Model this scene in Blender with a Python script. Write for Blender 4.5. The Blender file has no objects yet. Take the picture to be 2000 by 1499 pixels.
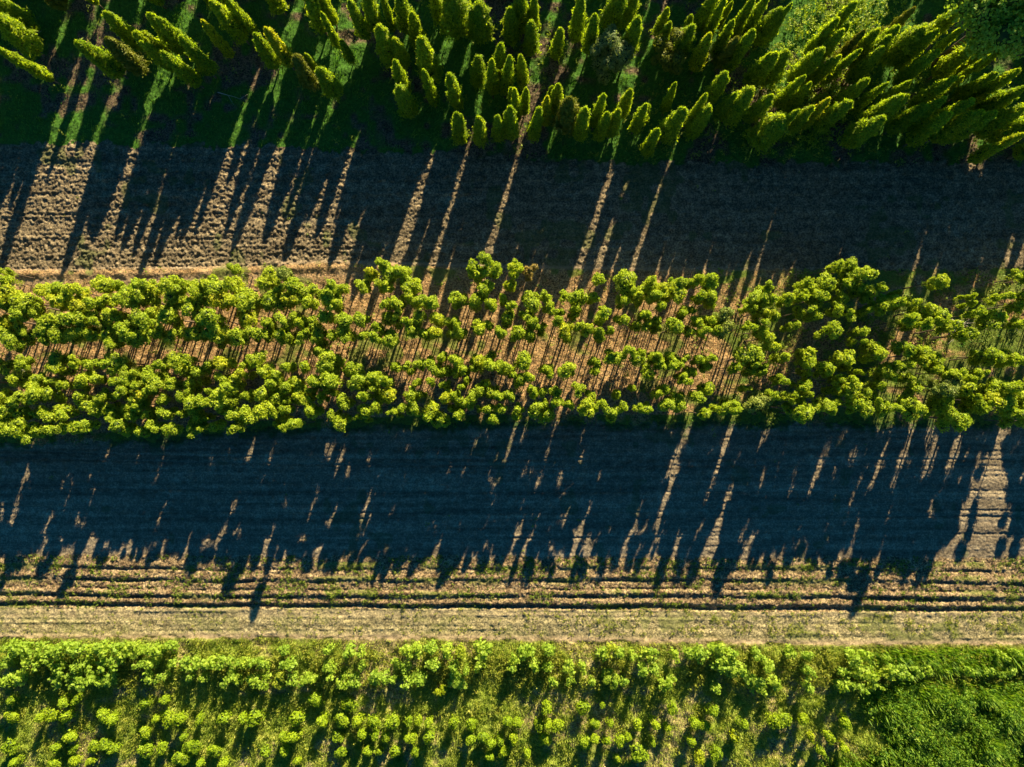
import bpy, math, random
import numpy as np
from mathutils import Vector

C = bpy.context.scene.collection
SC = bpy.context.scene
# ------------------------------------------------------------------ camera, sky, sun, exposure
H = 30.0                                   # flying height of the drone (m)
cam = bpy.data.objects.new("camera", bpy.data.cameras.new("camera"))
C.objects.link(cam)
cam.location = (0, 0, H); cam.rotation_euler = (0, 0, 0)
cam.data.sensor_width = 36; cam.data.lens = 24
cam.data.clip_start = 0.1; cam.data.clip_end = 3000
SC.camera = cam
SUN_EL, SUN_AZ = math.radians(20.5), math.radians(18)
SUNV = Vector((math.sin(SUN_AZ)*math.cos(SUN_EL), math.cos(SUN_AZ)*math.cos(SUN_EL), math.sin(SUN_EL)))
w = bpy.data.worlds.new("World"); SC.world = w; w.use_nodes = True
nt = w.node_tree; nt.nodes.clear()
sky = nt.nodes.new('ShaderNodeTexSky'); sky.sky_type = 'NISHITA'; sky.sun_disc = False
sky.sun_elevation = SUN_EL; sky.sun_rotation = SUN_AZ; sky.altitude = 100
sky.air_density = 1.2; sky.dust_density = 0.3; sky.ozone_density = 4.0
tint = nt.nodes.new('ShaderNodeMix'); tint.data_type = 'RGBA'; tint.blend_type = 'MULTIPLY'
tint.inputs[0].default_value = 1.0; tint.inputs[7].default_value = (0.12, 0.62, 0.95, 1)
bg = nt.nodes.new('ShaderNodeBackground'); bg.inputs[1].default_value = 0.042
wo = nt.nodes.new('ShaderNodeOutputWorld')
nt.links.new(sky.outputs[0], tint.inputs[6]); nt.links.new(tint.outputs[2], bg.inputs[0])
nt.links.new(bg.outputs[0], wo.inputs[0])
sl = bpy.data.lights.new("sun", 'SUN'); sl.energy = 5.0; sl.angle = math.radians(0.5); sl.color = (1.0, 0.85, 0.58)
so = bpy.data.objects.new("sun", sl); C.objects.link(so); so.location = (10, 40, 40)
so.rotation_euler = (-SUNV).to_track_quat('-Z', 'Y').to_euler()
SC.view_settings.view_transform = 'Standard'; SC.view_settings.look = 'None'
SC.view_settings.exposure = 1.5; SC.view_settings.gamma = 1.0
SC.cycles.max_bounces = 5; SC.cycles.diffuse_bounces = 2; SC.cycles.transmission_bounces = 2

S = H/(2000*24/36)                         # metres on the ground per photo pixel
rng = np.random.default_rng(7); rnd = random.Random(5)
def wx(px, z=0.0): return (px-1000)*S*(1-z/H)
def wy(py, z=0.0): return (749.5-py)*S*(1-z/H)

# ------------------------------------------------------------------ noise in numpy (terrain relief)
_T = np.random.default_rng(3).random((8, 512, 512))
def vn(x, y, sc, k=0, sy=None):
    u = x/sc + 1000.37; v = y/(sy or sc) + 1000.71
    i = np.floor(u).astype(int); j = np.floor(v).astype(int); f = u-i; g = v-j
    f = f*f*(3-2*f); g = g*g*(3-2*g); t = _T[k % 8]; i += k*37
    a = t[j & 511, i & 511]; b = t[j & 511, (i+1) & 511]; c = t[(j+1) & 511, i & 511]; d = t[(j+1) & 511, (i+1) & 511]
    return (a*(1-f)+b*f)*(1-g)+(c*(1-f)+d*f)*g
def clods(x, y, cell, k):
    """rounded lumps of earth, one per jittered cell"""
    u = x/cell+500; v = y/cell+500; i = np.floor(u).astype(int); j = np.floor(v).astype(int)
    out = np.zeros_like(u)
    for di in (-1, 0, 1):
        for dj in (-1, 0, 1):
            a = (i+di) & 511; b = (j+dj) & 511
            px = i+di+_T[k % 8][b, a]; py = j+dj+_T[(k+1) % 8][b, a]; r = 0.25+0.6*_T[(k+2) % 8][b, a]**1.5
            d2 = ((u-px)**2+(v-py)**2)/(r*r)
            out = np.maximum(out, r*np.sqrt(np.clip(1-d2, 0, 1)))
    return out*cell
def sm(a, b, t): t = np.clip((t-a)/(b-a), 0, 1); return t*t*(3-2*t)

# ------------------------------------------------------------------ materials
def mat(name):
    m = bpy.data.materials.new(name); m.use_nodes = True; m.node_tree.nodes.clear()
    return m, m.node_tree
def ramp(n, stops):
    r = n.nodes.new('ShaderNodeValToRGB'); e = r.color_ramp.elements
    while len(e) < len(stops): e.new(0.5)
    for q, (p, c) in zip(e, stops): q.position = p; q.color = (*c, 1)
    return r
def noise(n, scale, detail=4, rough=0.6, stretch=None):
    tc = n.nodes.new('ShaderNodeNewGeometry'); nz = n.nodes.new('ShaderNodeTexNoise')
    nz.inputs['Scale'].default_value = scale; nz.inputs['Detail'].default_value = detail; nz.inputs['Roughness'].default_value = rough
    if stretch:
        mp = n.nodes.new('ShaderNodeMapping'); mp.inputs['Scale'].default_value = stretch
        n.links.new(tc.outputs['Position'], mp.inputs[0]); n.links.new(mp.outputs[0], nz.inputs['Vector'])
    else: n.links.new(tc.outputs['Position'], nz.inputs['Vector'])
    return nz
def mixc(n, fac, a, b, mode='MIX'):
    m = n.nodes.new('ShaderNodeMix'); m.data_type = 'RGBA'; m.blend_type = mode
    for s, i in ((fac, 0), (a, 6), (b, 7)):
        if isinstance(s, (int, float)): m.inputs[i].default_value = s
        elif isinstance(s, tuple): m.inputs[i].default_value = (*s, 1)
        else: n.links.new(s, m.inputs[i])
    return m.outputs[2]
def soil(name, cols, green=(0.05, 0.09, 0.02), bump=0.03, bscale=22, litter=None, dryg=None, con=1.0, lin=0.0):
    m, n = mat(name)
    a = noise(n, 3.0, 5); r = ramp(n, [(0.3, cols[0]), (0.5, cols[1]), (0.7, cols[2])]); n.links.new(a.outputs[0], r.inputs[0])
    f = noise(n, 13, 4, 0.8); fr = ramp(n, [(0.42, (1-0.7*con,)*3), (0.5, (0.92, 0.92, 0.92)), (0.59, (1+0.9*con, 1+0.85*con, 1+0.75*con))]); n.links.new(f.outputs[0], fr.inputs[0])  # fine grain of the soil, with some shade between crumbs put into the colour
    col = mixc(n, 1.0, r.outputs[0], fr.outputs[0], 'MULTIPLY')
    if lin:
        ln = noise(n, 1.0, 4, 0.65, (0.12, 2.6, 1)); lnr = ramp(n, [(0.36, (1-lin,)*3), (0.5, (0.95,)*3), (0.66, (1+lin,)*3)]); n.links.new(ln.outputs[0], lnr.inputs[0]); col = mixc(n, 1.0, col, lnr.outputs[0], 'MULTIPLY')
    if litter:
        l = noise(n, 14, 2, 0.5, (1, 2.2, 1)); lr = ramp(n, [(0.56, (0, 0, 0)), (0.64, (1, 1, 1))]); n.links.new(l.outputs[0], lr.inputs[0])
        col = mixc(n, lr.outputs[0], col, litter)
    at = n.nodes.new('ShaderNodeAttribute'); at.attribute_name = 'green'
    g2 = noise(n, 9, 4, 0.7); gr = ramp(n, [(0.3, tuple(c*0.55 for c in green)), (0.52, green), (0.75, dryg or tuple(c*1.6 for c in green))]); n.links.new(g2.outputs[0], gr.inputs[0])
    col = mixc(n, at.outputs['Fac'], col, gr.outputs[0])
    at2 = n.nodes.new('ShaderNodeAttribute'); at2.attribute_name = 'pale'
    col = mixc(n, at2.outputs['Fac'], col, (0.42, 0.31, 0.19))
    p = n.nodes.new('ShaderNodeBsdfPrincipled'); p.inputs['Roughness'].default_value = 0.95
    p.inputs['Specular IOR Level'].default_value = 0.15
    n.links.new(col, p.inputs['Base Color'])
    b = n.nodes.new('ShaderNodeBump'); b.inputs['Strength'].default_value = 1.0; b.inputs['Distance'].default_value = bump
    bn = noise(n, bscale, 5, 0.75); n.links.new(bn.outputs[0], b.inputs['Height']); n.links.new(b.outputs[0], p.inputs['Normal'])
    o = n.nodes.new('ShaderNodeOutputMaterial'); n.links.new(p.outputs[0], o.inputs[0])
    return m
def leaf(name, cols, transl=0.3, scale=5.0, rnd_amt=0.5, tcol=None):
    m, n = mat(name)
    a = noise(n, scale, 3, 0.7); r = ramp(n, [(0.32, cols[0]), (0.5, cols[1]), (0.68, cols[2])]); n.links.new(a.outputs[0], r.inputs[0])
    oi = n.nodes.new('ShaderNodeObjectInfo')
    rr = ramp(n, [(0.0, (0.72, 0.80, 0.75)), (0.5, (1, 1, 1)), (0.93, (1.25, 1.12, 0.9)), (1.0, (1.7, 1.15, 0.9))]); n.links.new(oi.outputs['Random'], rr.inputs[0])
    col = mixc(n, rnd_amt, r.outputs[0], mixc(n, 1.0, r.outputs[0], rr.outputs[0], 'MULTIPLY'))
    p = n.nodes.new('ShaderNodeBsdfPrincipled'); p.inputs['Roughness'].default_value = 0.6; p.inputs['Specular IOR Level'].default_value = 0.25
    n.links.new(col, p.inputs['Base Color'])
    t = n.nodes.new('ShaderNodeBsdfTranslucent'); n.links.new(mixc(n, 1.0, col, tcol or (1.5, 1.5, 0.6), 'MULTIPLY'), t.inputs[0])
    x = n.nodes.new('ShaderNodeMixShader'); x.inputs[0].default_value = transl
    n.links.new(p.outputs[0], x.inputs[1]); n.links.new(t.outputs[0], x.inputs[2])
    o = n.nodes.new('ShaderNodeOutputMaterial'); n.links.new(x.outputs[0], o.inputs[0])
    return m
def plain(name, c1, c2, scale=25):
    m, n = mat(name); a = noise(n, scale, 4); r = ramp(n, [(0.35, c1), (0.65, c2)]); n.links.new(a.outputs[0], r.inputs[0])
    p = n.nodes.new('ShaderNodeBsdfPrincipled'); p.inputs['Roughness'].default_value = 0.9; n.links.new(r.outputs[0], p.inputs['Base Color'])
    b = n.nodes.new('ShaderNodeBump'); b.inputs['Distance'].default_value = 0.01; n.links.new(a.outputs[0], b.inputs['Height']); n.links.new(b.outputs[0], p.inputs['Normal'])
    o = n.nodes.new('ShaderNodeOutputMaterial'); n.links.new(p.outputs[0], o.inputs[0]); return m

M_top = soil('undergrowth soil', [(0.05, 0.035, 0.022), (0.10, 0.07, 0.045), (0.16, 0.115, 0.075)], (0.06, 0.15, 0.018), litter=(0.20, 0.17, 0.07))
M_pl1 = soil('cloddy ploughed soil', [(0.12, 0.092, 0.052), (0.20, 0.155, 0.09), (0.32, 0.25, 0.145)], (0.09, 0.12, 0.03), bump=0.05, bscale=20, con=0.75, lin=0.25)
M_pl2 = soil('fine harrowed soil', [(0.17, 0.135, 0.085), (0.24, 0.19, 0.12), (0.33, 0.27, 0.17)], (0.06, 0.10, 0.03), bump=0.03, bscale=24, con=0.45, lin=0.35)
M_belt = soil('reddish nursery soil', [(0.20, 0.115, 0.05), (0.33, 0.20, 0.09), (0.46, 0.30, 0.15)], (0.14, 0.19, 0.03), litter=(0.46, 0.33, 0.13), bump=0.04)
M_fur = soil('furrowed soil', [(0.13, 0.085, 0.045), (0.24, 0.17, 0.09), (0.40, 0.30, 0.16)], (0.17, 0.22, 0.035), bump=0.05)
M_path = soil('dry tan soil', [(0.22, 0.18, 0.08), (0.34, 0.285, 0.14), (0.47, 0.39, 0.20)], (0.17, 0.20, 0.045), bump=0.035, con=0.8, lin=0.15)
M_mead = soil('meadow soil', [(0.18, 0.15, 0.06), (0.30, 0.25, 0.10), (0.42, 0.35, 0.16)], (0.22, 0.29, 0.03), litter=(0.46, 0.41, 0.16), dryg=(0.44, 0.46, 0.10), bump=0.05)
L_thuja = leaf('thuja foliage', [(0.07, 0.15, 0.012), (0.27, 0.38, 0.020), (0.60, 0.62, 0.035)], 0.58, 15, tcol=(1.7, 1.7, 0.7))
L_sap = leaf('sapling foliage', [(0.12, 0.21, 0.012), (0.36, 0.46, 0.026), (0.66, 0.70, 0.06)], 0.42, 13)
L_bush = leaf('bush foliage', [(0.14, 0.24, 0.008), (0.28, 0.40, 0.012), (0.44, 0.53, 0.02)], 0.38, 12)
L_broad = leaf('broad foliage', [(0.12, 0.23, 0.014), (0.27, 0.40, 0.03), (0.44, 0.54, 0.07)], 0.38, 12)
L_weed = leaf('weed foliage', [(0.08, 0.15, 0.012), (0.19, 0.26, 0.025), (0.34, 0.37, 0.06)], 0.35, 6)
L_grey = leaf('grey green foliage', [(0.12, 0.18, 0.06), (0.26, 0.32, 0.11), (0.46, 0.48, 0.19)], 0.45)
L_grass = leaf('grass blades', [(0.13, 0.22, 0.018), (0.34, 0.42, 0.05), (0.62, 0.60, 0.15)], 0.35, 1.6)
L_dark = leaf('dark grass blades', [(0.05, 0.18, 0.03), (0.11, 0.28, 0.03), (0.22, 0.36, 0.035)], 0.35, 1.6)
L_lush = leaf('lush foliage', [(0.05, 0.14, 0.010), (0.15, 0.28, 0.016), (0.34, 0.46, 0.035)], 0.4, 5)
L_straw = leaf('dry grass blades', [(0.16, 0.13, 0.04), (0.24, 0.20, 0.07), (0.34, 0.29, 0.12)], 0.3, 2.0)
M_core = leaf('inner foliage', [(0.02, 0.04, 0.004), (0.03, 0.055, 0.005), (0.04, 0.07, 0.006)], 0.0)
M_bark = plain('bark', (0.10, 0.065, 0.04), (0.20, 0.14, 0.09))
M_dead = plain('dead wood', (0.34, 0.29, 0.22), (0.55, 0.50, 0.42))

# ------------------------------------------------------------------ object helpers
def tag(o, label=None, cat=None, group=None, kind=None):
    if label: o['label'] = label
    if cat: o['category'] = cat
    if group: o['group'] = group
    if kind: o['kind'] = kind
    return o
def mesh_np(name, V, F, mats=(), mi=None, smooth=False):
    """V (n,3), F (m,4) or (m,3) ints"""
    me = bpy.data.meshes.new(name); V = np.ascontiguousarray(V, dtype=np.float32); F = np.ascontiguousarray(F, dtype=np.int32)
    k = F.shape[1]; me.vertices.add(len(V)); me.vertices.foreach_set('co', V.ravel())
    me.loops.add(F.size); me.loops.foreach_set('vertex_index', F.ravel())
    me.polygons.add(len(F)); me.polygons.foreach_set('loop_start', np.arange(0, F.size, k, dtype=np.int32))
    if mi is not None: me.polygons.foreach_set('material_index', np.ascontiguousarray(mi, dtype=np.int32))
    if smooth: me.polygons.foreach_set('use_smooth', np.ones(len(F), dtype=bool))
    for m in mats: me.materials.append(m)
    me.update(calc_edges=True); return me
def link(name, me, parent=None):
    o = bpy.data.objects.new(name, me); C.objects.link(o)
    if parent: o.parent = parent
    return o
def unit(a): return a/(np.linalg.norm(a, axis=-1, keepdims=True)+1e-9)
def leaves(P, N, L, Wd, R, up=0.5, rag=0.55):
    """diamond leaves: centres P, facing N, length L, width Wd"""
    n = len(P); N = unit(N + R.normal(0, rag, (n, 3)))
    U = unit(R.normal(0, 1, (n, 3)) + np.array([0, 0, 1.0])*up*2); U = unit(U - N*np.sum(U*N, 1, keepdims=True)); W = np.cross(N, U)
    L = np.broadcast_to(L, (n,))[:, None]*R.uniform(0.7, 1.3, (n, 1)); Wd = np.broadcast_to(Wd, (n,))[:, None]*R.uniform(0.7, 1.3, (n, 1))
    V = np.stack([P-U*L*0.5, P+W*Wd*0.5+N*L*0.05, P+U*L*0.5, P-W*Wd*0.5+N*L*0.05], 1).reshape(-1, 3)
    return V, np.arange(4*n).reshape(-1, 4)
def join(parts):
    Vs, Fs, Ms, o = [], [], [], 0
    for V, F, m in parts: Vs.append(V); Fs.append(F+o); Ms.append(np.full(len(F), m)); o += len(V)
    return np.concatenate(Vs), np.concatenate(Fs), np.concatenate(Ms)
def lathe(prof, seg=9, c=(0, 0), wob=0.0, R=None):
    ang = np.linspace(0, 2*math.pi, seg, endpoint=False); V = []
    for r, z in prof:
        q = r*(1+(R.uniform(-wob, wob, seg) if R is not None else 0)); V.append(np.stack([c[0]+q*np.cos(ang), c[1]+q*np.sin(ang), np.full(seg, z)], 1))
    V = np.concatenate(V); F = []
    for i in range(len(prof)-1):
        for s in range(seg):
            t = (s+1) % seg; F.append((i*seg+s, i*seg+t, (i+1)*seg+t, (i+1)*seg+s))
    return V, np.array(F)
def tube(pts, rad, seg=6):
    pts = np.array(pts, float); V = []; F = []
    for i, p in enumerate(pts):
        d = unit((pts[min(i+1, len(pts)-1)]-pts[max(i-1, 0)])[None])[0]
        a = np.cross(d, [0.3, 0.9, 0.1]); a /= np.linalg.norm(a); b = np.cross(d, a); r = rad[i]
        for s in range(seg):
            t = 2*math.pi*s/seg; V.append(p+r*(math.cos(t)*a+math.sin(t)*b))
    for i in range(len(pts)-1):
        for s in range(seg):
            t = (s+1) % seg; F.append((i*seg+s, i*seg+t, (i+1)*seg+t, (i+1)*seg+s))
    return np.array(V), np.array(F)

# ------------------------------------------------------------------ plant kinds (arrays, built once, shared by the copies)
def thuja_arr(seed):
    R = np.random.default_rng(seed); h = 3.0; rad = 0.38; n = 2600
    nt_ = R.integers(1, 3) if seed % 3 else 1        # one or two leaders
    tips = [(0, 0, 1.0)] + ([(R.uniform(-.16, .16), R.uniform(-.16, .16), R.uniform(.82, .94))] if nt_ == 2 else [])
    lumps_a = R.uniform(0, 6.28, 40); lumps_t = R.uniform(0.02, 0.98, 40); lumps_s = R.uniform(0.08, 0.36, 40)
    parts = []
    for k, (tx, ty, th) in enumerate(tips):
        m = n if k == 0 else n//2
        t = R.beta(1.15, 1.0, m); a = R.uniform(0, 6.28, m)
        prof = np.minimum(1, (t/0.13)**0.6)*(1-t)**0.44*1.04
        bump = np.zeros(m)
        for la, lt, ls in zip(lumps_a, lumps_t, lumps_s):
            da = np.angle(np.exp(1j*(a-la))); bump = np.maximum(bump, ls*np.exp(-(da/0.38)**2-((t-lt)/0.045)**2))
        r = rad*(0.8 if k else 1)*prof*(0.72+bump*1.5)*np.where(R.random(m) < 0.2, R.uniform(1.0, 1.28, m), R.uniform(0.75, 1.08, m))
        P = np.stack([r*np.cos(a)+tx*t, r*np.sin(a)+ty*t, 0.42+t*(h*th-0.42)], 1)
        N = np.stack([np.cos(a), np.sin(a), 0.25+0.5*t], 1)
        V, F = leaves(P, N, 0.15, 0.05, R, 0.8, 0.9); parts.append((V, F, 0))
        pr = [(rad*(0.8 if k else 1)*0.55*min(1, (q/0.13)**0.6)*(1-q)**0.44*1.04+0.003, 0.42+q*(h*th-0.54)) for q in np.linspace(0.01, 1, 10)]
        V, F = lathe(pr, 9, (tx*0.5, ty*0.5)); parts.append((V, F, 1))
    return join(parts)
def sap_arr(seed):
    """round-topped crown of several lobes on a bare stem"""
    R = np.random.default_rng(seed); nl = R.integers(6, 12); parts = []
    for k in range(nl):
        a = R.uniform(0, 6.28); d = R.uniform(0.05, 0.29) if k else 0.04; z = R.uniform(1.5, 2.5) if k else 2.42; lr = R.uniform(0.10, 0.20)
        c = np.array([d*math.cos(a), d*math.sin(a), z]); m = 230
        D = unit(R.normal(0, 1, (m, 3))); lumps = unit(R.normal(0, 1, (14, 3))); b = np.max(np.exp(-8*(1-D@lumps.T)), 1)
        P = c+D*np.array([1, 1, 0.95])*lr*(0.72+0.42*b)[:, None]*R.uniform(0.8, 1.22, (m, 1))
        V, F = leaves(P, D+np.array([0, 0, 0.3]), 0.10, 0.045, R, 0.6, 0.75); parts.append((V, F, 0))
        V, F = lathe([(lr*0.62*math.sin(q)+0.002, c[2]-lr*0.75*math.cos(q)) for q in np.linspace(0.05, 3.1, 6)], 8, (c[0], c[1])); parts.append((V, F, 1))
    m = 160; a = R.uniform(0, 6.28, m); r = R.uniform(0.03, 0.2, m); P = np.stack([r*np.cos(a), r*np.sin(a), R.uniform(1.25, 2.0, m)], 1)
    V, F = leaves(P, P-np.array([0, 0, 1.5]), 0.09, 0.045, R); parts.append((V, F, 0))
    return join(parts)
def bush_arr(seed):
    R = np.random.default_rng(seed); parts = []; nl = R.integers(4, 7)
    for k in range(nl):
        a = R.uniform(0, 6.28); d = R.uniform(0.06, 0.2) if k else 0; lr = R.uniform(0.12, 0.19); c = np.array([d*math.cos(a), d*math.sin(a), R.uniform(0.3, 0.46)]); m = 150
        D = unit(R.normal(0, 1, (m, 3))); P = c+D*np.array([1, 1, 1.0])*lr*R.uniform(0.7, 1.1, (m, 1))
        V, F = leaves(P, D+np.array([0, 0, 0.5]), 0.09, 0.045, R, 0.5); parts.append((V, F, 0))
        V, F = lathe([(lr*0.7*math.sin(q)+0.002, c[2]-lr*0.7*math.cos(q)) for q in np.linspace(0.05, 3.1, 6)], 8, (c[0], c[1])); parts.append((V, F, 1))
    m = 120; a = R.uniform(0, 6.28, m); r = R.uniform(0.03, 0.24, m); P = np.stack([r*np.cos(a), r*np.sin(a), R.uniform(0.06, 0.4, m)], 1)
    V, F = leaves(P, P-np.array([0, 0, 0.2]), 0.09, 0.05, R); parts.append((V, F, 0))
    return join(parts)
def broad_arr(seed):
    """young broadleaf sapling: whorls of big leaves on short shoots"""
    R = np.random.default_rng(seed); parts = []
    for k in range(R.integers(5, 8)):
        a = R.uniform(0, 6.28); d = R.uniform(0.05, 0.24); c = np.array([d*math.cos(a), d*math.sin(a), R.uniform(0.45, 0.8)]); m = 16
        b = np.linspace(0, 6.28*1.6, m)+R.uniform(-.3, .3, m); rr = R.uniform(0.03, 0.13, m)
        P = c+np.stack([rr*np.cos(b), rr*np.sin(b), R.uniform(-0.12, 0.04, m)], 1)
        N = np.stack([np.cos(b)*0.5, np.sin(b)*0.5, np.ones(m)], 1)
        V, F = leaves(P, N, 0.125, 0.095, R, 0.0); parts.append((V, F, 0))
    m = 110; a = R.uniform(0, 6.28, m); r = R.uniform(0.02, 0.22, m); P = np.stack([r*np.cos(a), r*np.sin(a), R.uniform(0.1, 0.55, m)], 1)
    V, F = leaves(P, np.stack([np.cos(a), np.sin(a), 0.8+0*a], 1), 0.10, 0.07, R); parts.append((V, F, 0))
    return join(parts)
def shrub_arr(seed, rad, h, m, ls, lw, nl=16):
    R = np.random.default_rng(seed); parts = []
    for k in range(nl):
        a = R.uniform(0, 6.28); d = rad*math.sqrt(R.uniform(0, 0.8)); lr = rad*R.uniform(0.25, 0.4); c = np.array([d*math.cos(a), d*math.sin(a), h*R.uniform(0.35, 0.9)*(1-0.4*(d/rad)**2)])
        D = unit(R.normal(0, 1, (m, 3))); P = c+D*lr*R.uniform(0.6, 1.15, (m, 1))
        V, F = leaves(P, D+np.array([0, 0, 0.5]), ls, lw, R, 0.3); parts.append((V, F, 0))
        V, F = lathe([(lr*0.6*math.sin(q)+0.002, c[2]-lr*0.6*math.cos(q)) for q in np.linspace(0.05, 3.1, 6)], 8, (c[0], c[1])); parts.append((V, F, 1))
    return join(parts)
def stem_arr(kind, seed):
    R = np.random.default_rng(seed+900)
    def wob(z0, z1, r0, r1, n=5, dx=0.0, dy=0.0, x0=0, y0=0, am=0.015):
        t = np.linspace(0, 1, n); return tube([(x0+dx*q+R.uniform(-am, am)*(i > 0), y0+dy*q+R.uniform(-am, am)*(i > 0), z0+(z1-z0)*q) for i, q in enumerate(t)], [r0+(r1-r0)*q for q in t])
    P = []
    if kind == 'thuja':
        P.append((*wob(-0.05, 2.4, 0.045, 0.012), 0))
        for k in range(4): z = R.uniform(0.3, 1.8); a = R.uniform(0, 6.28); P.append((*wob(z, z+0.35, 0.015, 0.006, 4, 0.2*math.cos(a), 0.2*math.sin(a)), 0))
    elif kind == 'sap':
        P.append((*wob(-0.05, 2.35, 0.032, 0.010, 7), 0))
        for k in range(5): z = R.uniform(1.2, 1.9); a = R.uniform(0, 6.28); P.append((*wob(z, z+0.4, 0.014, 0.006, 4, 0.18*math.cos(a), 0.18*math.sin(a)), 0))
    elif kind == 'bush':
        for k in range(4): a = R.uniform(0, 6.28); P.append((*wob(-0.03, 0.4, 0.012, 0.005, 4, 0.12*math.cos(a), 0.12*math.sin(a)), 0))
    else:
        P.append((*wob(-0.03, 0.68, 0.012, 0.005, 5), 0))
        for k in range(4): z = R.uniform(0.15, 0.4); a = R.uniform(0, 6.28); P.append((*wob(z, z+0.25, 0.008, 0.004, 4, 0.18*math.cos(a), 0.18*math.sin(a)), 0))
    return join(P)
KIND = {'thuja': (thuja_arr, 12, L_thuja), 'sap': (sap_arr, 14, L_sap), 'bush': (bush_arr, 8, L_bush), 'broad': (broad_arr, 8, L_broad)}
ARR, CROWN, STEM = {}, {}, {}
for k, (fn, n, lm) in KIND.items():
    ARR[k] = [fn(100+i) for i in range(n)]
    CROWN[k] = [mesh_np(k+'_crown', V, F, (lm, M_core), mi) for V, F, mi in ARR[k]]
    sa = [stem_arr(k, i) for i in range(4)]
    ARR[k+'_stem'] = sa
    STEM[k] = [mesh_np(k+'_stem', V, F, (M_bark,), smooth=True) for V, F, mi in sa]
M_amber = leaf('browning foliage', [(0.22, 0.16, 0.03), (0.33, 0.23, 0.06), (0.42, 0.32, 0.10)], 0.3)
L_pale = leaf('pale foliage', [(0.14, 0.20, 0.03), (0.24, 0.30, 0.05), (0.36, 0.38, 0.09)], 0.3)
L_yel = leaf('yellow green foliage', [(0.10, 0.13, 0.01), (0.18, 0.20, 0.015), (0.27, 0.25, 0.03)], 0.3)
def plant(name, kind, x, y, sc, vi, mname=('crown', 'trunk'), alt=None):
    e = bpy.data.objects.new(name, None); C.objects.link(e); e.empty_display_size = 0.2
    e.location = (x, y, gz(x, y)); e.rotation_euler = (rnd.uniform(-.05, .05), rnd.uniform(-.05, .05), rnd.uniform(0, 6.28)); e.scale = sc
    c = link(mname[0], CROWN[kind][vi % len(CROWN[kind])], e); link(mname[1], STEM[kind][vi % 4], e)
    if alt:
        c.material_slots[0].link = 'OBJECT'; c.material_slots[0].material = alt
    return e
def merged(name, items, mats):
    """many far or half-hidden plants as one mass; items = (kind, x, y, sc3, vi)"""
    Vs, Fs, Ms, o = [], [], [], 0
    for kind, x, y, sc, vi in items:
        for key, add in ((kind, 0), (kind+'_stem', 2)):
            V, F, mi = ARR[key][vi % len(ARR[key])]; a = rnd.uniform(0, 6.28); ca, sa = math.cos(a), math.sin(a)
            W = V*np.array(sc); W = np.stack([W[:, 0]*ca-W[:, 1]*sa+x, W[:, 0]*sa+W[:, 1]*ca+y, W[:, 2]+gz(x, y)], 1)
            Vs.append(W); Fs.append(F+o); Ms.append(mi+add); o += len(V)
    return link(name, mesh_np(name, np.concatenate(Vs), np.concatenate(Fs), mats, np.concatenate(Ms)))

#=TERRAIN=
# ------------------------------------------------------------------ terrain: one relief, split into the strips of land
def pxw(px, lst):                      # strip borders, photo x -> world y
    return np.interp(px, [p[0] for p in lst], [p[1] for p in lst])
E1 = [(-400, 278), (0, 280), (400, 284), (800, 300), (1200, 318), (1600, 322), (2400, 318)]
E2 = [(-400, 530), (0, 528), (400, 524), (650, 512), (900, 520), (1300, 528), (2400, 528)]
E3 = [(-400, 880), (0, 868), (300, 858), (500, 838), (900, 826), (1500, 826), (2400, 828)]
E4 = [(-400, 1086), (0, 1086), (900, 1088), (1500, 1092), (2400, 1090)]
E5 = [(-400, 1186), (0, 1187), (900, 1190), (1500, 1196), (2400, 1198)]
E6 = [(-400, 1244), (0, 1246), (500, 1246), (1000, 1250), (1500, 1258), (2400, 1262)]
def ridge(py, c, wd, hgt): return hgt*np.exp(-((py-c)/wd)**2)
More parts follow.
